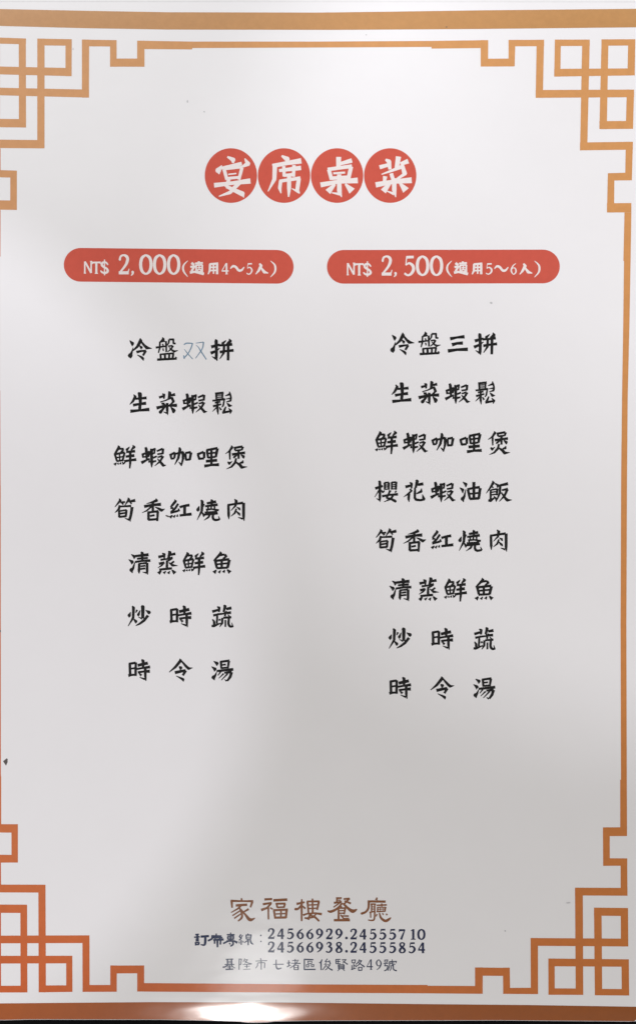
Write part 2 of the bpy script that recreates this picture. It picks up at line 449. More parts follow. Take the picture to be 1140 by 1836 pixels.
# ---------------------------------------------------------------- lettering: brush strokes, x,y,width per point; ~ = smooth curve
# name: (origin x, origin y, units per print unit, strokes)
K = 10.3636
G = {
'leng': (690,590,K,"130,108,10 180,165,62 178,218,8/196,238,6 165,340,40 140,390,85 150,442,12/325,65,12 332,115,62 275,220,46 205,285,24 185,305,8/345,130,30 400,200,42 450,245,58 542,258,6/308,200,10 345,238,52 345,275,8/255,325,48 345,305,36 435,297,30/430,300,42 375,390,35/270,375,10 350,420,40 375,445,45 385,487,8"),
'pan': (690,590,K,"740,48,10 758,85,46 695,145,18/695,130,26 692,250,30 668,340,18/690,140,22 790,118,28/808,120,34 815,325,28/618,240,36 810,215,24/745,170,22 757,208,22/750,255,24 762,305,18/865,90,32 860,150,26 828,200,16/865,90,32 945,88,32 945,162,30 990,168,28/845,215,22 930,205,26/940,205,32 900,270,30 838,322,12/865,235,12 920,290,30 960,312,38 1032,294,6/695,367,28 960,345,30/705,360,34 714,460,34/786,350,38 792,460,38/870,350,34 864,455,34/945,348,36 928,455,32/642,465,40 1008,446,36/985,410,14 1000,445,40"),
'san': (790,590,K,"170,182,60 300,155,38 438,142,64/203,292,62 300,266,46 408,260,60/128,408,62 300,383,46 500,376,62"),
'pin': (790,590,K,"708,76,16 722,110,60 730,300,50 727,425,50 735,482,8/640,395,8 720,445,42/628,222,58 790,172,30/612,338,56 700,300,42 792,238,12/905,98,14 842,152,48 825,162,8/965,65,12 985,110,54 915,165,25/770,192,38 900,185,36 1018,165,54/785,312,48 920,288,38 1042,275,52/870,170,42 862,330,40 790,442,12/948,168,48 945,400,46 942,470,42"),
'pinl': (320,600,K,"690,84,16 702,120,60 708,310,50 705,430,50 722,492,8/622,405,8 700,450,42/610,230,58 772,182,30/600,345,56 690,310,42 772,250,12/887,108,14 824,162,48 805,172,8/942,75,12 965,120,54 895,175,25/750,200,38 882,195,36 1002,178,54/768,325,48 900,302,38 1026,292,52/852,180,42 842,340,40 770,452,12/925,178,48 925,410,46 922,480,42"),
'sheng': (690,675,K,"195,152,12 225,195,48 180,280,42 122,340,8/225,232,36 330,225,36 437,215,52/183,352,52 300,330,38 427,315,58/133,465,58 300,448,38 488,430,62/275,118,20 312,145,72 320,300,52 305,445,50"),
'cai': (690,675,K,"668,198,44 775,168,34/728,128,12 760,150,48 760,225,22/845,85,16 868,115,56 850,235,40/870,165,30 968,142,52/690,285,16 800,250,20 900,200,34/900,190,40 935,270,50 910,305,20/715,320,45 770,300,14/740,310,34 790,350,30/940,275,32 860,350,30/622,395,58 750,362,40 870,348,38 1003,345,62/820,300,46 820,440,46 832,528,8/750,466,8 820,492,34/780,365,35 720,440,44 695,470,62 708,497,8/880,368,10 940,440,72 930,490,28"),
'xia': (790,675,K,"160,130,38 175,170,52 187,380,34/95,270,40 230,215,30/105,250,38 118,330,30/238,200,42 215,312,28/120,315,26 215,300,26/82,422,56 170,375,36 240,345,25/225,330,10 232,418,35/252,158,16 272,185,52 275,440,46 275,508,10/260,188,38 350,160,36/332,160,32 325,240,28/290,250,28 340,235,28/300,330,34 372,298,28/290,402,40 362,385,28/370,205,30 482,158,36/485,155,44 480,258,35/380,262,30 490,245,30/385,320,24 475,292,34/490,295,40 430,395,36 330,480,8/378,343,12 440,410,42 490,470,48 545,465,4"),
'song': (790,675,K,"688,128,34 850,112,38/710,120,36 715,270,30/720,160,18 830,155,18/720,198,18 830,192,18/715,236,22 865,225,22/828,118,32 825,225,26/640,260,30 880,235,30/955,90,12 965,140,42 875,172,12/975,150,30 985,215,30 890,230,12/985,215,32 975,262,32 895,285,12/650,365,38 805,325,28/735,270,32 738,450,40 748,520,10/685,300,32 790,280,26/730,375,30 640,462,8/770,380,15 802,435,34/858,255,25 840,350,30 812,385,10/908,300,12 955,352,54 1008,355,6/890,370,20 850,465,45/822,485,40 995,452,34/940,400,12 985,450,42 968,508,10"),
'xian': (660,765,K,"208,82,10 225,120,52 140,255,28/205,150,30 290,145,36/290,130,36 300,170,36 250,222,22/148,247,36 332,213,36/150,245,38 187,372,34/332,215,36 290,372,34/235,230,26 240,372,22/165,312,22 312,290,22/178,377,30 300,360,30/180,405,15 140,445,52/215,402,12 205,438,38/262,395,12 250,435,38/285,388,12 315,435,38/310,425,25 360,370,20/425,108,12 375,160,48 352,172,8/480,75,12 505,115,52 448,172,18/358,207,34 527,190,48/350,292,38 512,270,52/320,378,44 430,360,36 548,345,52/435,180,48 435,400,40 425,512,22"),
'ka': (760,765,K,"138,268,40 240,213,36/155,250,42 177,342,30/245,213,42 225,322,36/168,330,36 230,325,30/240,242,30 392,205,42/318,118,26 332,160,52 300,320,42 232,443,10/385,198,48 388,330,42 355,465,20/308,388,10 350,435,34/428,225,36 535,208,42/430,228,42 445,362,36/537,212,48 512,352,42/438,350,36 520,345,36"),
'li': (760,765,K,"660,252,40 782,203,40/675,250,42 702,347,36/790,203,48 790,322,40/695,332,40 790,325,36/832,172,40 1040,133,42/842,170,42 865,322,36/1037,138,52 1005,302,40/860,235,30 1020,215,30/862,312,32 1005,295,34/925,150,40 925,460,42/822,378,50 1032,358,50/792,467,54 925,447,38 1068,440,54"),
'bao': (820,765,K,"680,82,10 690,120,48 640,190,32 562,242,6/647,190,38 650,348,22/722,132,38 885,103,38/740,130,36 752,180,30/892,105,40 870,172,32/748,180,30 868,165,30/688,252,46 810,230,32 933,220,50/812,180,42 812,335,36/790,250,26 730,300,36 712,322,10/850,250,12 900,290,54 905,330,10/608,388,18 640,415,52 640,448,8/640,420,34 692,378,12/765,320,32 750,400,42 680,480,32 585,522,6/895,358,12 882,398,46 828,412,15/770,400,26 840,450,52 870,490,52 975,480,4"),
'ying': (660,852,K,"128,247,50 272,200,36/195,103,26 215,130,48 215,430,42 218,498,8/205,270,26 118,408,8/240,280,20 275,322,36/150,432,8 212,465,32/305,135,38 305,270,30/382,135,40 378,270,32/300,142,30 382,135,30/310,184,18 375,180,18/310,220,18 375,216,18/300,262,20 375,258,20/437,130,34 435,270,30/517,122,42 512,272,34/430,138,30 517,127,30/440,180,18 510,176,18/440,216,18 505,212,18/440,257,20 505,252,20/300,285,25 268,330,18/520,290,30 495,325,20/380,285,24 425,302,20/255,392,42 400,365,32 552,355,46/405,290,32 370,365,32 335,425,30/330,420,28 420,440,38 500,482,48 507,512,6/462,370,38 420,440,38 288,498,6"),
'hua': (660,852,K,"688,218,52 802,190,38/768,133,18 802,160,46 802,248,26/885,86,22 908,115,58 878,235,36/915,178,42 1022,160,54/772,255,32 802,290,32 730,355,30 652,407,6/757,340,42 748,440,44 757,498,10/868,228,28 865,330,44 862,420,42 885,455,44 965,465,40 1045,450,36/1003,355,10 1022,420,44 1050,455,30/990,245,10 980,302,48 895,345,22"),
'you': (820,852,K,"92,122,8 152,170,56 150,228,8/35,228,8 92,275,56 95,338,8/150,258,6 122,400,42 90,440,68 110,500,8/178,262,38 310,235,38 412,223,48/190,260,46 227,442,40/417,238,52 390,442,44/220,440,44 395,430,46/300,125,54 300,440,46/205,350,30 400,328,32"),
'fan': (820,852,K,"645,102,12 662,140,48 600,240,32 528,338,8/690,150,20 748,190,44 735,235,18/640,215,26 662,238,20/620,275,26 735,255,28/612,270,34 612,450,36/737,248,42 725,375,30/620,318,22 720,305,20/620,367,24 722,352,22/568,465,40 610,475,48 695,410,20/670,385,10 715,440,40 712,495,10/775,192,36 935,158,56/790,185,42 782,330,40 742,425,26 712,488,8/820,280,30 932,255,42/925,260,44 870,380,40 768,492,8/808,320,20 870,410,42 920,465,54 1010,460,4"),
'sun': (660,940,K,"225,88,10 242,130,48 143,250,10/245,165,32 332,155,30/272,165,30 300,205,28/385,72,10 402,110,48 328,218,12/400,152,34 522,125,54/430,160,20 452,195,28/235,215,38 215,290,42 142,357,8/245,240,28 445,230,38/462,248,52 440,400,46 420,470,46 430,522,10/325,455,8 410,490,36/222,325,28 362,305,30/222,320,38 222,440,34/357,305,40 345,430,36/235,375,30 337,358,30/215,434,36 352,420,36"),
'xiang': (660,940,K,"910,90,12 918,130,52 840,160,36 730,188,6/688,242,54 840,210,38 1002,200,60/852,150,40 850,322,40/830,235,32 740,315,26 648,358,6/888,248,10 950,275,36 1010,310,54 1075,284,4/748,352,36 955,328,40/770,350,44 770,492,44/942,328,46 932,512,32/800,417,32 882,400,34/765,487,38 938,475,38"),
'hong': (760,940,K,"225,107,10 242,145,48 185,215,42 148,250,16/148,265,42 205,270,28/292,188,38 240,270,38 158,352,42/148,362,32 292,320,38/298,275,20 307,332,42/188,400,18 140,448,54/242,395,12 205,443,44/282,385,12 272,432,40/318,255,44 410,225,38 503,214,52/412,230,52 412,400,48/318,407,40 420,395,42 542,380,54"),
'shao': (760,940,K,"690,228,8 665,300,62 665,337,6/720,118,22 745,150,52 737,320,42 648,494,8/778,190,30 762,255,8/738,345,20 775,400,46 770,438,8/828,182,38 1003,150,48/905,108,18 925,135,48 922,220,32/795,237,34 1033,205,46/812,300,34 920,288,26 1053,310,36/850,220,28 855,300,28/970,210,28 975,300,28/912,240,26 912,300,26/788,352,32 1025,338,32/832,300,22 842,350,22/987,300,22 987,345,22/780,392,32 1035,370,34/887,388,38 860,440,34 775,498,6/~947,380,40 942,450,42 980,490,42 1065,480,34/1045,415,8 1068,482,30"),
'rou': (810,940,K,"720,212,42 725,400,46 728,478,10/703,215,38 860,190,36 995,172,44/1002,170,52 1002,420,48 1012,510,10/900,440,10 990,470,36/832,102,12 865,140,54 852,225,36 765,320,8/872,250,10 930,285,44/935,270,10 928,310,30/868,280,28 840,360,34 765,424,8/862,325,15 925,385,46/935,372,8 930,410,26"),
'qing': (690,1028,K,"130,138,8 190,180,56 185,228,8/82,233,8 148,280,60 140,328,8/207,268,6 165,400,44 135,430,70 155,490,8/205,172,40 455,145,54/312,93,22 337,120,54 337,250,36/238,222,32 442,205,38/205,282,36 340,260,34 488,255,48/280,310,40 275,450,44 280,498,10/270,315,28 430,300,32/427,298,46 427,450,44 438,518,10/340,468,8 420,485,34/305,362,28 395,350,30/300,412,30 395,400,30"),
'zheng': (690,1028,K,"638,190,50 755,163,36/708,117,16 748,140,46 748,225,22/822,77,14 852,105,58 820,225,36/860,148,36 955,128,50/678,242,36 800,225,28 905,198,34/895,208,42 815,262,30/800,250,36 797,385,44/648,315,44 750,288,34/748,290,32 700,345,28 630,390,8/932,268,32 870,312,30/830,290,14 900,342,46 1003,352,4/655,422,36 892,400,42/692,440,25 640,498,64/782,450,12 735,492,48/852,448,12 820,498,54/890,430,20 948,492,70"),
'yu': (790,1028,K,"765,82,10 777,125,54 645,260,22/760,160,30 850,140,36/850,142,42 880,175,38 815,222,22/665,262,40 935,230,44/675,258,46 705,392,42/938,238,52 902,392,46/795,240,42 795,392,40/690,326,30 910,304,32/695,397,38 905,387,36/695,430,20 650,484,70/777,432,12 740,484,48/852,428,15 825,478,54/895,420,20 952,478,70"),
'chao': (690,1116,K,"122,222,8 95,285,60 95,328,6/148,112,18 175,145,52 167,330,42 73,487,10/240,182,38 215,238,14/175,350,15 218,398,54 215,438,8/318,107,38 348,130,64 345,345,50/262,313,10 335,352,28/300,188,8 265,270,50 265,305,8/398,188,10 462,230,64 465,268,12/445,285,48 370,380,46 290,440,36 215,477,12"),
'shi': (690,1204,K,"105,178,44 112,402,44/217,162,42 212,415,44/90,187,38 217,168,40/120,280,30 215,265,30/78,408,52 130,395,38 222,390,30/252,217,50 442,173,54/322,107,22 352,135,54 352,262,38/230,285,34 350,265,34 482,245,54/255,347,40 370,330,34 478,325,60/392,270,46 394,420,44 407,507,14/288,438,10 388,475,36/278,365,18 322,408,46"),
'shu': (790,1116,K,"618,217,48 762,173,34/708,123,16 748,145,46 742,225,34/832,92,22 857,120,54 828,225,34/875,168,40 975,148,54/636,287,42 730,265,34 865,250,28/740,250,30 700,300,26/712,300,34 702,440,34/735,376,28 775,360,30/622,358,18 652,400,40 657,470,44/605,480,36 645,485,44 775,430,18/830,242,30 968,235,50/882,205,28 850,305,32/820,332,34 972,320,38/905,270,14 962,332,36/807,330,38 802,430,38 757,502,10/862,370,28 862,500,28/~927,340,38 920,440,42 950,490,42 1003,490,30/980,420,8 998,492,28"),
'ling': (690,1204,K,"1045,90,12 1058,130,54 960,250,44 845,345,10/1070,130,25 1166,240,46 1206,275,50 1285,262,4/1028,238,16 1062,262,58 1050,305,8/952,352,56 1155,308,42/1155,312,46 1100,405,38/975,412,8 1080,462,40 1105,480,50 1112,520,8"),
'tang': (790,1204,K,"642,138,8 705,180,60 700,228,8/602,238,8 667,285,60 655,333,8/705,328,6 670,410,40 640,440,70 660,494,8/777,145,42 787,280,32/760,152,36 937,128,42/927,133,44 905,275,32/800,208,26 872,200,30/778,268,30 912,255,28/700,322,36 1008,290,50/785,320,30 722,405,14/840,355,28 980,343,46/977,340,48 950,430,48 895,505,34/830,368,28 738,458,10/905,368,30 785,493,12/845,478,6 888,508,34"),
'yan4': (360,260,5.7,"272,120,20 332,152,54 330,185,22/217,208,8 180,260,68 190,300,6/212,238,36 420,190,44/450,138,12 482,192,56 415,228,18/240,250,42 268,355,38/422,232,40 390,355,36/235,248,28 425,225,30/280,301,16 365,291,16/262,342,34 395,330,32/137,412,56 320,390,42 508,368,64/288,350,44 262,432,42/262,425,38 345,462,50 430,515,34/400,378,54 300,485,42 186,525,12/360,465,40 430,495,46 440,540,6"),
'xi2': (360,260,5.7,"826,110,22 882,145,62 882,188,22/732,215,50 880,185,48 1027,162,66/757,218,54 752,350,48 688,474,12/800,262,36 1024,234,54/848,215,38 852,322,38/952,205,42 947,325,38/848,312,36 952,300,36/805,370,38 1018,338,42/817,365,42 807,440,42 820,494,12/1002,342,48 985,460,48 1010,496,12/930,445,10 1000,482,32/902,300,50 902,440,48 897,530,18"),
'zhuo': (550,260,5.7,"325,122,60 322,245,50/340,192,38 460,158,54/225,252,46 252,355,42/212,250,42 460,217,44/452,222,48 422,355,46/270,290,24 390,282,24/250,340,42 428,328,40/140,408,60 320,375,44 520,362,68/330,300,50 332,470,56 355,533,10/254,488,10 335,502,36/288,400,28 215,480,76/392,398,22 462,472,86"),
'cai4': (550,260,5.7,"742,228,50 852,198,38/803,148,24 838,170,54 848,250,36/935,118,62 915,250,50/955,195,40 1035,165,58/762,300,12 860,265,30 995,212,50/975,215,40 998,290,56 975,325,12/800,320,50 790,375,36/860,290,46 880,355,42/1005,290,36 920,350,30/702,408,64 880,375,48 1070,360,70/892,340,54 892,460,54 907,533,10/815,470,10 890,500,36/850,388,36 780,475,74/945,385,22 1012,465,86"),
'jia': (400,1600,7.125,"235,72,16 238,105,28/98,108,30 240,112,22 385,112,28/110,105,32 116,198,20/375,115,32 350,192,20/163,167,32 308,157,32/235,165,24 190,208,22 102,258,12/~205,190,18 235,250,28 240,320,28 192,367,18/218,235,18 120,298,18/225,275,18 143,333,20/328,213,28 262,250,18/~225,215,18 290,290,30 345,350,42 408,328,12"),
'fu': (400,1600,7.125,"528,90,30 628,85,28/508,152,30 622,133,24/615,140,24 560,200,26 487,226,36/578,190,26 580,345,22/600,195,18 637,217,20/642,102,34 820,92,34/670,145,26 798,143,26/685,145,26 692,195,22/790,145,28 775,198,24/690,192,22 777,188,22/642,228,28 828,220,28/650,228,30 667,335,28/812,220,32 802,328,28/660,324,28 805,320,30/740,225,24 738,320,22/665,276,18 805,270,18"),
'lou1': (400,1600,7.125,"938,148,32 1042,125,22/~1000,160,22 960,208,28 922,214,36/1005,85,18 1003,150,30 1003,368,22/1015,175,20 1052,208,24"),
'lou2': (550,1600,7.125,"72,80,22 75,262,26/0,115,22 163,115,26/8,115,28 22,262,22/155,115,28 130,225,24/10,162,18 145,157,18/20,207,18 132,202,18/-48,292,26 0,273,22 100,265,22 192,278,34/75,255,20 15,330,24 -30,328,22/~25,290,20 100,315,28 157,368,24/125,268,20 80,318,22 -10,335,18/-15,330,18 35,348,14"),
'can': (550,1600,7.125,"372,75,26 445,72,22/385,65,22 380,135,20/345,135,28 445,118,20/432,125,20 340,190,16/380,100,16 435,100,16/468,85,22 545,80,28/545,75,28 468,158,20/480,108,18 562,142,26/~452,135,22 390,205,28 310,245,34 268,238,20/~460,140,24 540,215,36 590,240,48 640,215,14/438,175,20 440,200,24/405,205,22 405,350,28/400,202,18 498,200,22/490,202,26 475,282,20/415,235,16 485,232,16/410,268,18 480,265,18/430,300,16 535,303,22/430,285,16 470,335,20 540,330,12/345,355,32 550,355,32"),
'ting': (550,1600,7.125,"895,65,18 885,98,32/775,115,28 1005,118,30/~790,115,30 785,200,28 750,250,28 695,272,32/812,150,20 882,150,18/826,150,20 826,240,20/~865,150,20 862,330,22 830,358,20 782,352,14/830,185,12 865,185,12/830,215,12 865,212,12/798,257,20 872,240,18/812,255,18 815,325,16/888,165,18 1020,160,22/955,140,18 955,180,20/903,185,18 903,240,18/1005,185,22 995,240,20/905,190,14 1005,190,14/905,216,12 1000,212,12/888,247,18 1005,240,18/937,190,10 937,240,10/970,190,10 970,240,10/895,275,16 882,308,18/~925,262,18 945,325,28 1000,365,34 1045,345,32 1072,322,12/962,265,14 978,288,18/1012,272,18 1025,292,22"),
'ding': (340,1655,8.143,"85,170,24 138,165,24/68,207,22 152,200,22/88,235,18 140,232,18/88,260,18 140,258,18/90,278,28 92,328,24/137,278,28 135,318,24/85,285,20 140,282,20/85,315,24 140,312,22/115,175,28 115,262,32/163,198,34 285,190,32/~232,190,34 230,280,38 215,320,30 165,314,16"),
'xi3': (340,1655,8.143,"390,153,18 390,185,26/318,190,30 468,190,24/~332,190,32 325,230,30 272,257,28/340,215,22 482,212,24/375,195,22 375,242,24/440,195,22 440,242,24/345,247,26 500,240,32/367,250,28 366,303,22/455,245,28 450,314,24/408,235,34 408,354,26"),
'zhuan': (340,1655,8.143,"600,138,16 600,270,26/545,170,20 658,170,22/555,195,20 650,190,20/555,195,20 560,240,20/645,195,22 640,240,20/560,218,14 640,216,14/560,240,18 640,238,18/~570,265,18 540,275,24 495,297,26/540,262,22 650,262,24 700,287,34/~632,270,26 635,310,26 598,338,22/580,290,18 597,312,18"),
'xian4': (340,1655,8.143,"750,165,20 728,200,20 755,225,18 722,252,18/775,175,14 740,240,18/755,250,20 755,318,18/725,270,14 728,298,16/780,260,14 787,287,14/818,175,18 908,175,20/825,180,20 830,235,18/900,180,20 890,235,18/830,205,12 895,205,12/825,235,16 895,232,16/855,152,16 850,178,18/858,235,24 855,323,20/845,255,18 802,287,14/~885,235,18 900,290,24 933,310,12/1040,170,20 1040,192,20/1042,258,18 1042,278,18"),
'ji': (390,1710,K,"155,105,20 295,100,20/185,93,28 190,230,28/262,88,28 265,225,28/195,140,15 260,138,15/195,170,15 260,168,15/135,202,20 315,200,18/~190,205,22 150,240,26 105,250,30/~260,205,18 290,245,16 330,267,12/225,215,28 228,290,28/175,247,15 280,243,15/150,291,28 298,285,24"),
'long': (390,1710,K,"405,90,20 402,298,18/405,100,14 450,100,18/~450,100,16 440,150,14 435,200,14 412,200,10/510,88,14 478,152,12/505,115,14 560,110,14 508,182,12/500,130,12 560,170,16 642,190,14/470,200,12 622,195,12/545,200,18 545,268,18/500,235,11 602,230,11/478,290,11 612,285,11"),
'shi4': (390,1710,K,"800,80,16 808,122,18/708,136,14 922,128,16/745,175,16 745,220,16 710,270,14/745,170,14 880,165,14/878,170,20 872,268,18/813,130,20 812,295,18"),
'qi': (490,1710,K,"-5,198,14 195,195,18/~55,108,20 52,220,26 80,280,30 155,265,18"),
'du': (490,1710,K,"285,120,20 290,228,26/252,175,18 322,165,15/252,243,24 330,212,12/350,130,15 445,120,18/405,98,18 408,182,20/330,177,13 505,180,20/~468,112,16 400,205,20 305,267,14/385,215,22 390,300,20/460,210,22 460,300,22/385,215,16 460,212,14/390,256,12 460,256,12/385,297,16 465,295,16"),
'qu': (490,1710,K,"568,105,26 745,110,24/576,100,24 576,302,24/570,293,24 785,290,24/635,140,16 715,140,14 712,180,14 642,180,14 640,132,16/608,205,16 660,203,16 657,245,16 615,245,14 612,198,16/698,205,16 752,203,16 747,240,16 705,240,14 702,198,16"),
'jun': (490,1710,K,"~905,105,16 880,160,30 850,167,14/885,160,26 888,305,22/1003,92,18 960,152,20/955,150,14 1035,145,16/1038,120,16 1058,195,26/985,165,12 945,205,14/1000,205,15 1052,208,16 990,285,16 955,305,12/~985,190,14 960,240,18 912,302,16/~985,225,14 1040,275,22 1098,305,26"),
'xian2': (590,1710,8.77,"102,90,14 178,88,14/106,88,18 108,160,15/105,158,14 178,155,14/110,122,14 172,120,14/140,90,14 140,155,14/200,95,14 265,92,14 212,152,12/215,110,12 250,140,16 292,168,20/146,170,22 150,242,20/230,170,22 232,242,20/145,176,15 232,172,15/150,196,13 230,194,13/150,215,13 230,213,13/148,235,15 232,233,15/165,240,14 132,270,12/215,240,14 244,268,15"),
'lu': (590,1710,8.77,"352,100,14 412,98,16 405,140,14 358,142,12 355,94,14/385,145,15 385,240,15/385,190,12 422,185,12/358,180,15 358,245,15/345,250,20 425,225,10/~477,88,14 450,140,16 415,167,12/465,115,14 507,110,18 470,170,15 412,207,14/460,140,12 510,175,18 555,207,26/460,215,18 462,267,15/515,210,18 510,267,15/458,215,14 518,212,14/458,262,18 518,260,15"),
'hao': (590,1710,8.77,"868,100,15 918,98,16 913,130,13 872,132,12 871,94,14/852,156,14 928,150,14/885,155,15 868,195,13/~868,192,13 917,190,18 907,245,20 862,270,14/990,88,13 988,120,15/940,126,15 1053,120,16 1045,152,12/~945,125,18 945,200,17 922,267,12/955,150,13 1022,145,15/990,120,13 990,170,14 1037,170,11/~975,185,15 970,235,15 952,267,12/~1006,180,17 1010,245,20 1060,268,20/973,186,13 1012,183,13"),
'shi5': (320,440,5.182,"122,163,24 148,182,22/112,200,20 150,195,20 122,240,20/108,253,24 150,245,20 238,265,26/155,168,16 228,162,17/190,148,20 190,168,20/166,185,16 166,250,15/222,180,17 222,255,17/160,185,15 225,180,15/178,208,11 212,205,11/194,190,12 194,222,11/180,226,10 208,224,10 208,243,10 180,243,10 180,222,10"),
'yong': (320,440,5.182,"295,172,22 292,235,20 276,268,10/290,175,20 370,168,20/360,170,22 360,268,22/300,204,14 350,202,14/298,234,14 350,232,14/327,175,15 327,264,15"),
'ren': (320,440,5.182,"753,168,15 768,190,28 745,235,22 718,268,8/765,205,15 797,247,28 834,258,8"),
'paren1': (320,440,5.182,"~88,142,5 52,180,15 44,215,19 55,250,16 88,292,5"),
'paren2': (320,440,5.182,"~856,144,5 893,180,16 901,215,19 892,252,16 854,295,5"),
'tilde': (320,440,5.182,"~483,217,8 505,194,20 532,200,22 560,232,22 587,230,20 612,200,8"),
'dollar': (110,440,5.182,"~436,180,12 415,158,17 385,162,20 380,185,22 400,202,20 425,217,20 434,240,22 415,255,20 385,252,18 368,236,12/404,132,11 404,278,11"),
'enn': (110,440,5.182,"221,150,14 221,258,14/280,148,14 280,256,14/222,150,16 280,256,18/212,258,9 232,258,9/270,149,9 290,149,9"),
'tee': (110,440,5.182,"288,160,16 367,158,16/328,158,20 328,260,20/292,154,10 292,174,8/365,152,10 365,172,8/314,260,9 343,260,9"),
'comma': (110,440,5.182,"~664,245,24 666,262,18 650,282,6"),
'shuang': (320,600,K,"~105,190,18 150,160,24 265,162,18/~264,160,24 240,240,22 182,350,20 108,432,20/100,385,20 112,448,30/110,270,10 180,360,20 268,455,14/325,158,12 470,138,18/~468,138,26 455,230,22 420,300,20 320,440,12/325,190,6 370,230,16 420,310,24 520,462,20"),
}
# figures in a cell 100 wide and 140 high
D = {
'0': "~50,8,14 80,28,24 90,70,26 80,112,24 50,132,14 20,112,24 10,70,26 20,28,24 49,8,14",
'1': "55,6,26 55,131,26/22,26,8 55,12,16/25,131,11 85,131,11",
'2': "~18,40,20 25,18,16 50,9,14 75,20,24 80,42,26 62,78,20 12,128,12/10,125,22 90,125,22/84,120,12 94,98,6",
'3': "~18,32,12 38,10,14 66,18,22 70,40,22 38,64,10/~38,64,10 72,74,22 80,98,26 62,124,20 35,132,14 12,122,18",
'4': "64,8,14 8,96,12/6,97,18 96,97,18/69,6,26 69,134,26/54,133,9 86,133,9",
'5': "24,15,19 84,13,19/27,12,9 20,66,10/~20,66,10 48,54,16 76,70,24 82,95,27 64,122,21 36,133,14 12,122,18",
'6': "~82,9,8 46,32,18 20,70,26 20,100,26 48,132,13 76,116,22 84,92,26 72,66,20 50,58,11 26,72,9",
'7': "10,19,24 90,17,20/88,14,12 38,136,26/14,14,8 10,42,7",
'8': "~50,8,12 74,20,20 70,44,18 30,84,24 17,106,26 28,128,18 50,133,12 74,124,20 84,104,24 70,82,24 32,52,22 22,30,22 32,14,16 51,8,12",
'9': "~18,131,8 54,108,18 80,70,26 80,40,26 52,8,13 24,24,22 16,48,26 28,74,20 50,82,11 74,68,9",
'.': "~32,112,10 32,136,10/~50,124,26 50,125,26/50,112,24 50,136,24",
}

def catmull(pts, n=6):
    out = []
    m = len(pts)
    for i in range(m - 1):
        p0 = pts[max(i - 1, 0)]; p1 = pts[i]; p2 = pts[i + 1]; p3 = pts[min(i + 2, m - 1)]
        for k in range(n):
            t = k / n
            out.append(tuple(0.5 * ((2 * b) + (-a + c) * t + (2 * a - 5 * b + 4 * c - d) * t * t + (-a + 3 * b - 3 * c + d) * t ** 3)
                             for a, b, c, d in zip(p0, p1, p2, p3)))
    out.append(pts[-1])
    return out

def strokes(spec, wk=1.0):
    """strokes -> convex pieces in the units of the spec"""
    polys = []
    for st in spec.split('/'):
        smooth = st.startswith('~')
        pts = [tuple(float(v) for v in p.split(',')) for p in st.lstrip('~').split()]
        pts = [(x, y, w * wk) for x, y, w in pts]
        if smooth and len(pts) > 2: pts = catmull(pts)
        for i, (a, b) in enumerate(zip(pts, pts[1:])):
            dx, dy = b[0] - a[0], b[1] - a[1]
            l = math.hypot(dx, dy)
            if l < 1e-6: continue
            nx, ny = -dy / l, dx / l
            polys.append([(a[0] + nx * a[2] / 2, a[1] + ny * a[2] / 2), (b[0] + nx * b[2] / 2, b[1] + ny * b[2] / 2),
                          (b[0] - nx * b[2] / 2, b[1] - ny * b[2] / 2), (a[0] - nx * a[2] / 2, a[1] - ny * a[2] / 2)])
        for x, y, w in pts[1:-1]:
            polys.append([(x + w / 2 * math.cos(math.pi * k / 4), y + w / 2 * math.sin(math.pi * k / 4)) for k in range(8)])
    return polys

BODY = set('leng pan san pin pinl sheng cai xia song xian ka li bao ying hua you fan sun xiang hong shao rou qing zheng yu chao shi shu ling tang'.split())
def fatten(spec, add):
    out = []
    for st in spec.split('/'):
        pts = [p.split(',') for p in st.lstrip('~').split()]
        out.append(('~' if st.startswith('~') else '') + ' '.join('%s,%s,%g' % (x, y, float(w) + (add if float(w) > 14 else add * 0.5)) for x, y, w in pts))
    return '/'.join(out)
def glyph(key, dx=0.0, dy=0.0, wk=1.0):
    ox, oy, k, spec = G[key]
    if key in BODY: spec = fatten(spec, 6)
    return [[(ox + x / k + dx, oy + y / k + dy) for x, y in p] for p in strokes(spec, wk)]

def figure(ch, x, y, w, h, wk=1.0):
    return [[(x + a / 100 * w, y + b / 140 * h) for a, b in p] for p in strokes(D[ch], wk)]

ENGLISH = {}
def line(name, chars, mat, label, parent=None, lift=INK):
    polys = []
    for c in chars: polys += glyph(*c)
    return tag(union(polys, name, mat, parent or menu, lift), label)

# the heading: four red discs, a white character on each
for cx, key, word in ((414.2, 'yan4', 'banquet'), (509.2, 'xi2', 'seat'), (604.2, 'zhuo', 'table'), (699.2, 'cai4', 'dish')):
    d = union([ellipse(cx, 314.8, 46.9, 49)], 'title_disc', M_red, menu)
    tag(d, 'red disc with the white character for ' + word)
    union(glyph(key, wk=0.86), 'title_character', M_white, d, INK * 2)

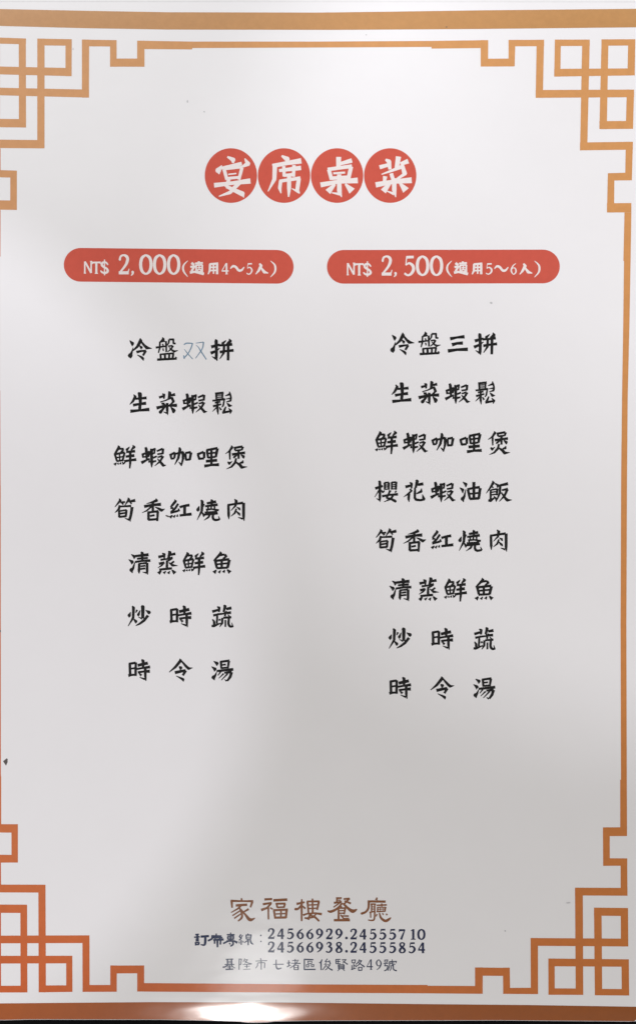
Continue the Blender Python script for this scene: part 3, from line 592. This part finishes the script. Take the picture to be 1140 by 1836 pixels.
# the two red price headings
def pill(xl, yl, xr, yr, r):
    n = 24
    pts = [(xl - r * math.sin(math.pi * i / n), yl - r * math.cos(math.pi * i / n)) for i in range(n + 1)]
    pts += [(xr + r * math.sin(math.pi * i / n), yr + r * math.cos(math.pi * i / n)) for i in range(n + 1)]
    return pts
def price(dx, dy, big, small, parent, ddy):
    polys = []
    for k in ('enn', 'tee', 'dollar'): polys += glyph(k, dx, dy + ddy[0])
    z = 5.182
    tops = [(525, 640), (727, 848), (855, 976), (985, 1105)]
    for i, (ch, (a, b)) in enumerate(zip(big, tops)):
        polys += figure(ch, 110 + a / z + dx + (2.0 if ch == '5' else 0), 440 + 78 / z + dy + ddy[1], (b - a) / z * (0.95 if ch == '5' else 1), 198 / z, 0.92)
    polys += glyph('comma', dx, dy + ddy[1])
    o = union(polys, 'price_amount', M_white, parent, INK * 2)
    tag(o, 'white lettering NT$ ' + big[0] + ',' + big[1:])
def serves(dx, dy, a, b, parent):
    polys = []
    for k in ('paren1', 'shi5', 'yong', 'tilde', 'ren', 'paren2'): polys += glyph(k, dx, dy)
    z = 5.182
    polys += figure(a, 320 + 398 / z + dx, 440 + 160 / z + dy, 72 / z, 112 / z, 0.85)
    polys += figure(b, 320 + 628 / z + dx, 440 + 160 / z + dy, 66 / z, 114 / z, 0.8)
    tag(union(polys, 'serving_note', M_white, parent, INK * 2), 'smaller white note, suits %s to %s people' % (a, b))
pl = tag(union([pill(145.2, 474.8, 496.2, 478.4, 30.2)], 'price_heading', M_red, menu), 'red rounded heading, NT$ 2,000 for 4 to 5 people')
price(0, 0, '2000', None, pl, (0, 0))
serves(0, 0, '4', '5', pl)
pl = tag(union([pill(616.2, 478.4, 972.6, 477.8, 30.2)], 'price_heading', M_red, menu), 'red rounded heading, NT$ 2,500 for 5 to 6 people')
price(470.4, 0, '2500', None, pl, (3.0, 2.2))
serves(472.5, 0.2, '5', '6', pl)

R = 'dish_name'
def dishes():
    B = M_black
    line(R, [('leng',), ('pan',), ('san',), ('pin',)], B, 'black dish name, cold platter of three, head of the 2,500 column')
    line(R, [('sheng',), ('cai',), ('xia',), ('song',)], B, 'black dish name, minced shrimp in lettuce, 2,500 column')
    line(R, [('xian',), ('xia', -75.7, 88.6), ('ka',), ('li',), ('bao',)], B, 'black dish name, shrimp curry pot, 2,500 column')
    line(R, [('ying',), ('hua',), ('xia', -26.1, 176.5), ('you',), ('fan',)], B, 'black dish name, sakura shrimp oil rice')
    line(R, [('sun',), ('xiang',), ('hong',), ('shao',), ('rou',)], B, 'black dish name, braised pork with bamboo shoots, 2,500 column')
    line(R, [('qing',), ('zheng',), ('xian', 123.5, 264.3), ('yu',)], B, 'black dish name, steamed fresh fish, 2,500 column')
    line(R, [('chao',), ('shi', 75.5, -88), ('shu',)], B, 'black dish name, stir-fried seasonal greens, 2,500 column')
    line(R, [('shi',), ('ling',), ('tang',)], B, 'black dish name, seasonal soup, foot of the 2,500 column')
    line(R, [('leng', -469.6, 10), ('pan', -470, 10), ('pinl',)], B, 'black dish name with a gap filled in by hand, head of the 2,000 column')
    y = 18
    line(R, [('sheng', -468.8, 17.6), ('cai', -469, 18.5), ('xia', -470.6, y), ('song', -470.7, 18.3)], B, 'black dish name, minced shrimp in lettuce, 2,000 column')
    y = 25.6
    line(R, [('xian', -468, y), ('xia', -75.7 - 468.5, 88.6 + y), ('ka', -469, y), ('li', -470, y), ('bao', -470.4, y)], B, 'black dish name, shrimp curry pot, 2,000 column')
    y = -55
    line(R, [('sun', -467.3, y), ('xiang', -467.6, y), ('hong', -468.4, y), ('shao', -469, y), ('rou', -469.8, y)], B, 'black dish name, braised pork with bamboo shoots, 2,000 column')
    y = -47.5
    line(R, [('qing', -467, y), ('zheng', -467.3, y), ('xian', 123.5 - 468.2, 264.3 + y), ('yu', -469, y)], B, 'black dish name, steamed fresh fish, 2,000 column')
    y = -40.2
    line(R, [('chao', -467, y), ('shi', 75.5 - 468.4, -88 + y), ('shu', -468.9, y)], B, 'black dish name, stir-fried seasonal greens, 2,000 column')
    y = -31.9
    line(R, [('shi', -467, y), ('ling', -468.1, y), ('tang', -468.8, y)], B, 'black dish name, seasonal soup, foot of the 2,000 column')
dishes()
tag(union(glyph('shuang'), 'handwritten_character', M_pen, menu), 'blue-grey handwritten character for double')

# the foot of the sheet
line('restaurant_name', [('jia',), ('fu',), ('lou1',), ('lou2',), ('can',), ('ting',)], M_brown, 'brown brush lettering of the restaurant name')
line('booking_note', [('ding',), ('xi3',), ('zhuan',), ('xian4',)], M_navy, 'small navy lettering, booking line')
def phone(rows, y, h, label):
    polys = []
    for s, xs in rows:
        for ch, x in zip(s, xs): polys += figure(ch, x, y(x), 13.6, h, 1.15)
    tag(union(polys, 'phone_number', M_digit, menu), label)
XA = [479.4, 496.4, 513.8, 531.4, 548.7, 566, 583.2, 600.8]
XB = [626.8, 643.6, 661.6, 679, 696.6, 713.4, 733, 748.2]
XD = [616.0]
phone([('24566929', XA), ('24555710', XB)], lambda x: 1664.0 + (x - 480) * 0.005, 20.0, 'dark navy phone numbers 24566929 and 24555710')
XB2 = [626.8, 643.6, 661.6, 679, 696.6, 714, 731.6, 748.4]
phone([('24566938', XA), ('24555854', XB2)], lambda x: 1687.8 + (x - 480) * 0.005, 20.2, 'dark navy phone numbers 24566938 and 24555854')
def dots():
    polys = [ellipse(621, 1681.8, 2.5, 2.5, 12), ellipse(621, 1705.6, 2.5, 2.5, 12)]
    union(polys, 'full_stop', M_digit, menu)
dots()
a = []
for k in ('ji', 'long', 'shi4', 'qi', 'du', 'qu', 'jun', 'xian2', 'lu', 'hao'): a += glyph(k)
z = 8.77
a += figure('4', 590 + 582 / z, 1710 + 80 / z, 108 / z, 178 / z, 0.75) + figure('9', 590 + 726 / z, 1710 + 86 / z, 106 / z, 180 / z, 0.75)
tag(union(a, 'address_line', M_address, menu), 'thin dark lettering of the street address, number 49')

# marks left by use
union(quads_long(H(X0 + 8, 2.4, 3.2, X1 - 8, 3.0, 3.9), 40), 'laminate_seam', M_seam, menu)
def blot(name, x, y, rx, ry, mat, seed, label=None, rot=0.0):
    r = random.Random(seed)
    n = 14
    rad = [0.7 + 0.5 * r.random() for _ in range(n)]
    cr, sr = math.cos(rot), math.sin(rot)
    c = (x, y)
    pts = []
    for i in range(n):
        t = 2 * math.pi * i / n
        u, v = rx * rad[i] * math.cos(t), ry * rad[i] * math.sin(t)
        pts.append((x + u * cr - v * sr, y + u * sr + v * cr))
    tris = [[c, pts[i], pts[(i + 1) % n]] for i in range(n)]
    o = union(tris, name, mat, menu, INK * 3)
    return tag(o, label)
union([[(6.3, 1365), (12.6, 1359.6), (14.6, 1366), (11.5, 1372.8)], [(12.6, 1359.6), (14.6, 1361), (13.8, 1367), (10, 1366)]], 'dirt_speck', M_smudge, menu)
blot('dirt_speck', 1.0, 1131.5, 1.4, 2.0, M_smudge, 3)
blot('dirt_speck', 336.5, 182, 1.2, 3.0, M_faint, 4)
blot('dirt_speck', 880, 543, 2.4, 1.8, M_faint, 5)
blot('dirt_speck', 300.5, 925.5, 3.6, 1.6, M_smudge, 6, rot=0.4)
blot('dirt_speck', 131.5, 88, 1.3, 1.2, M_faint, 7)
blot('dirt_speck', 656.5, 62.5, 0.9, 1.6, M_faint, 8)
blot('dirt_speck', 800, 48.5, 1.6, 1.0, M_smudge, 9)
blot('dirt_speck', 1018, 1618.6, 4.5, 1.0, M_faint, 10)
blot('dirt_speck', 905, 1669, 1.4, 1.6, M_faint, 11)
blot('dirt_speck', 366.5, 200.5, 1.3, 1.6, M_faint, 12)
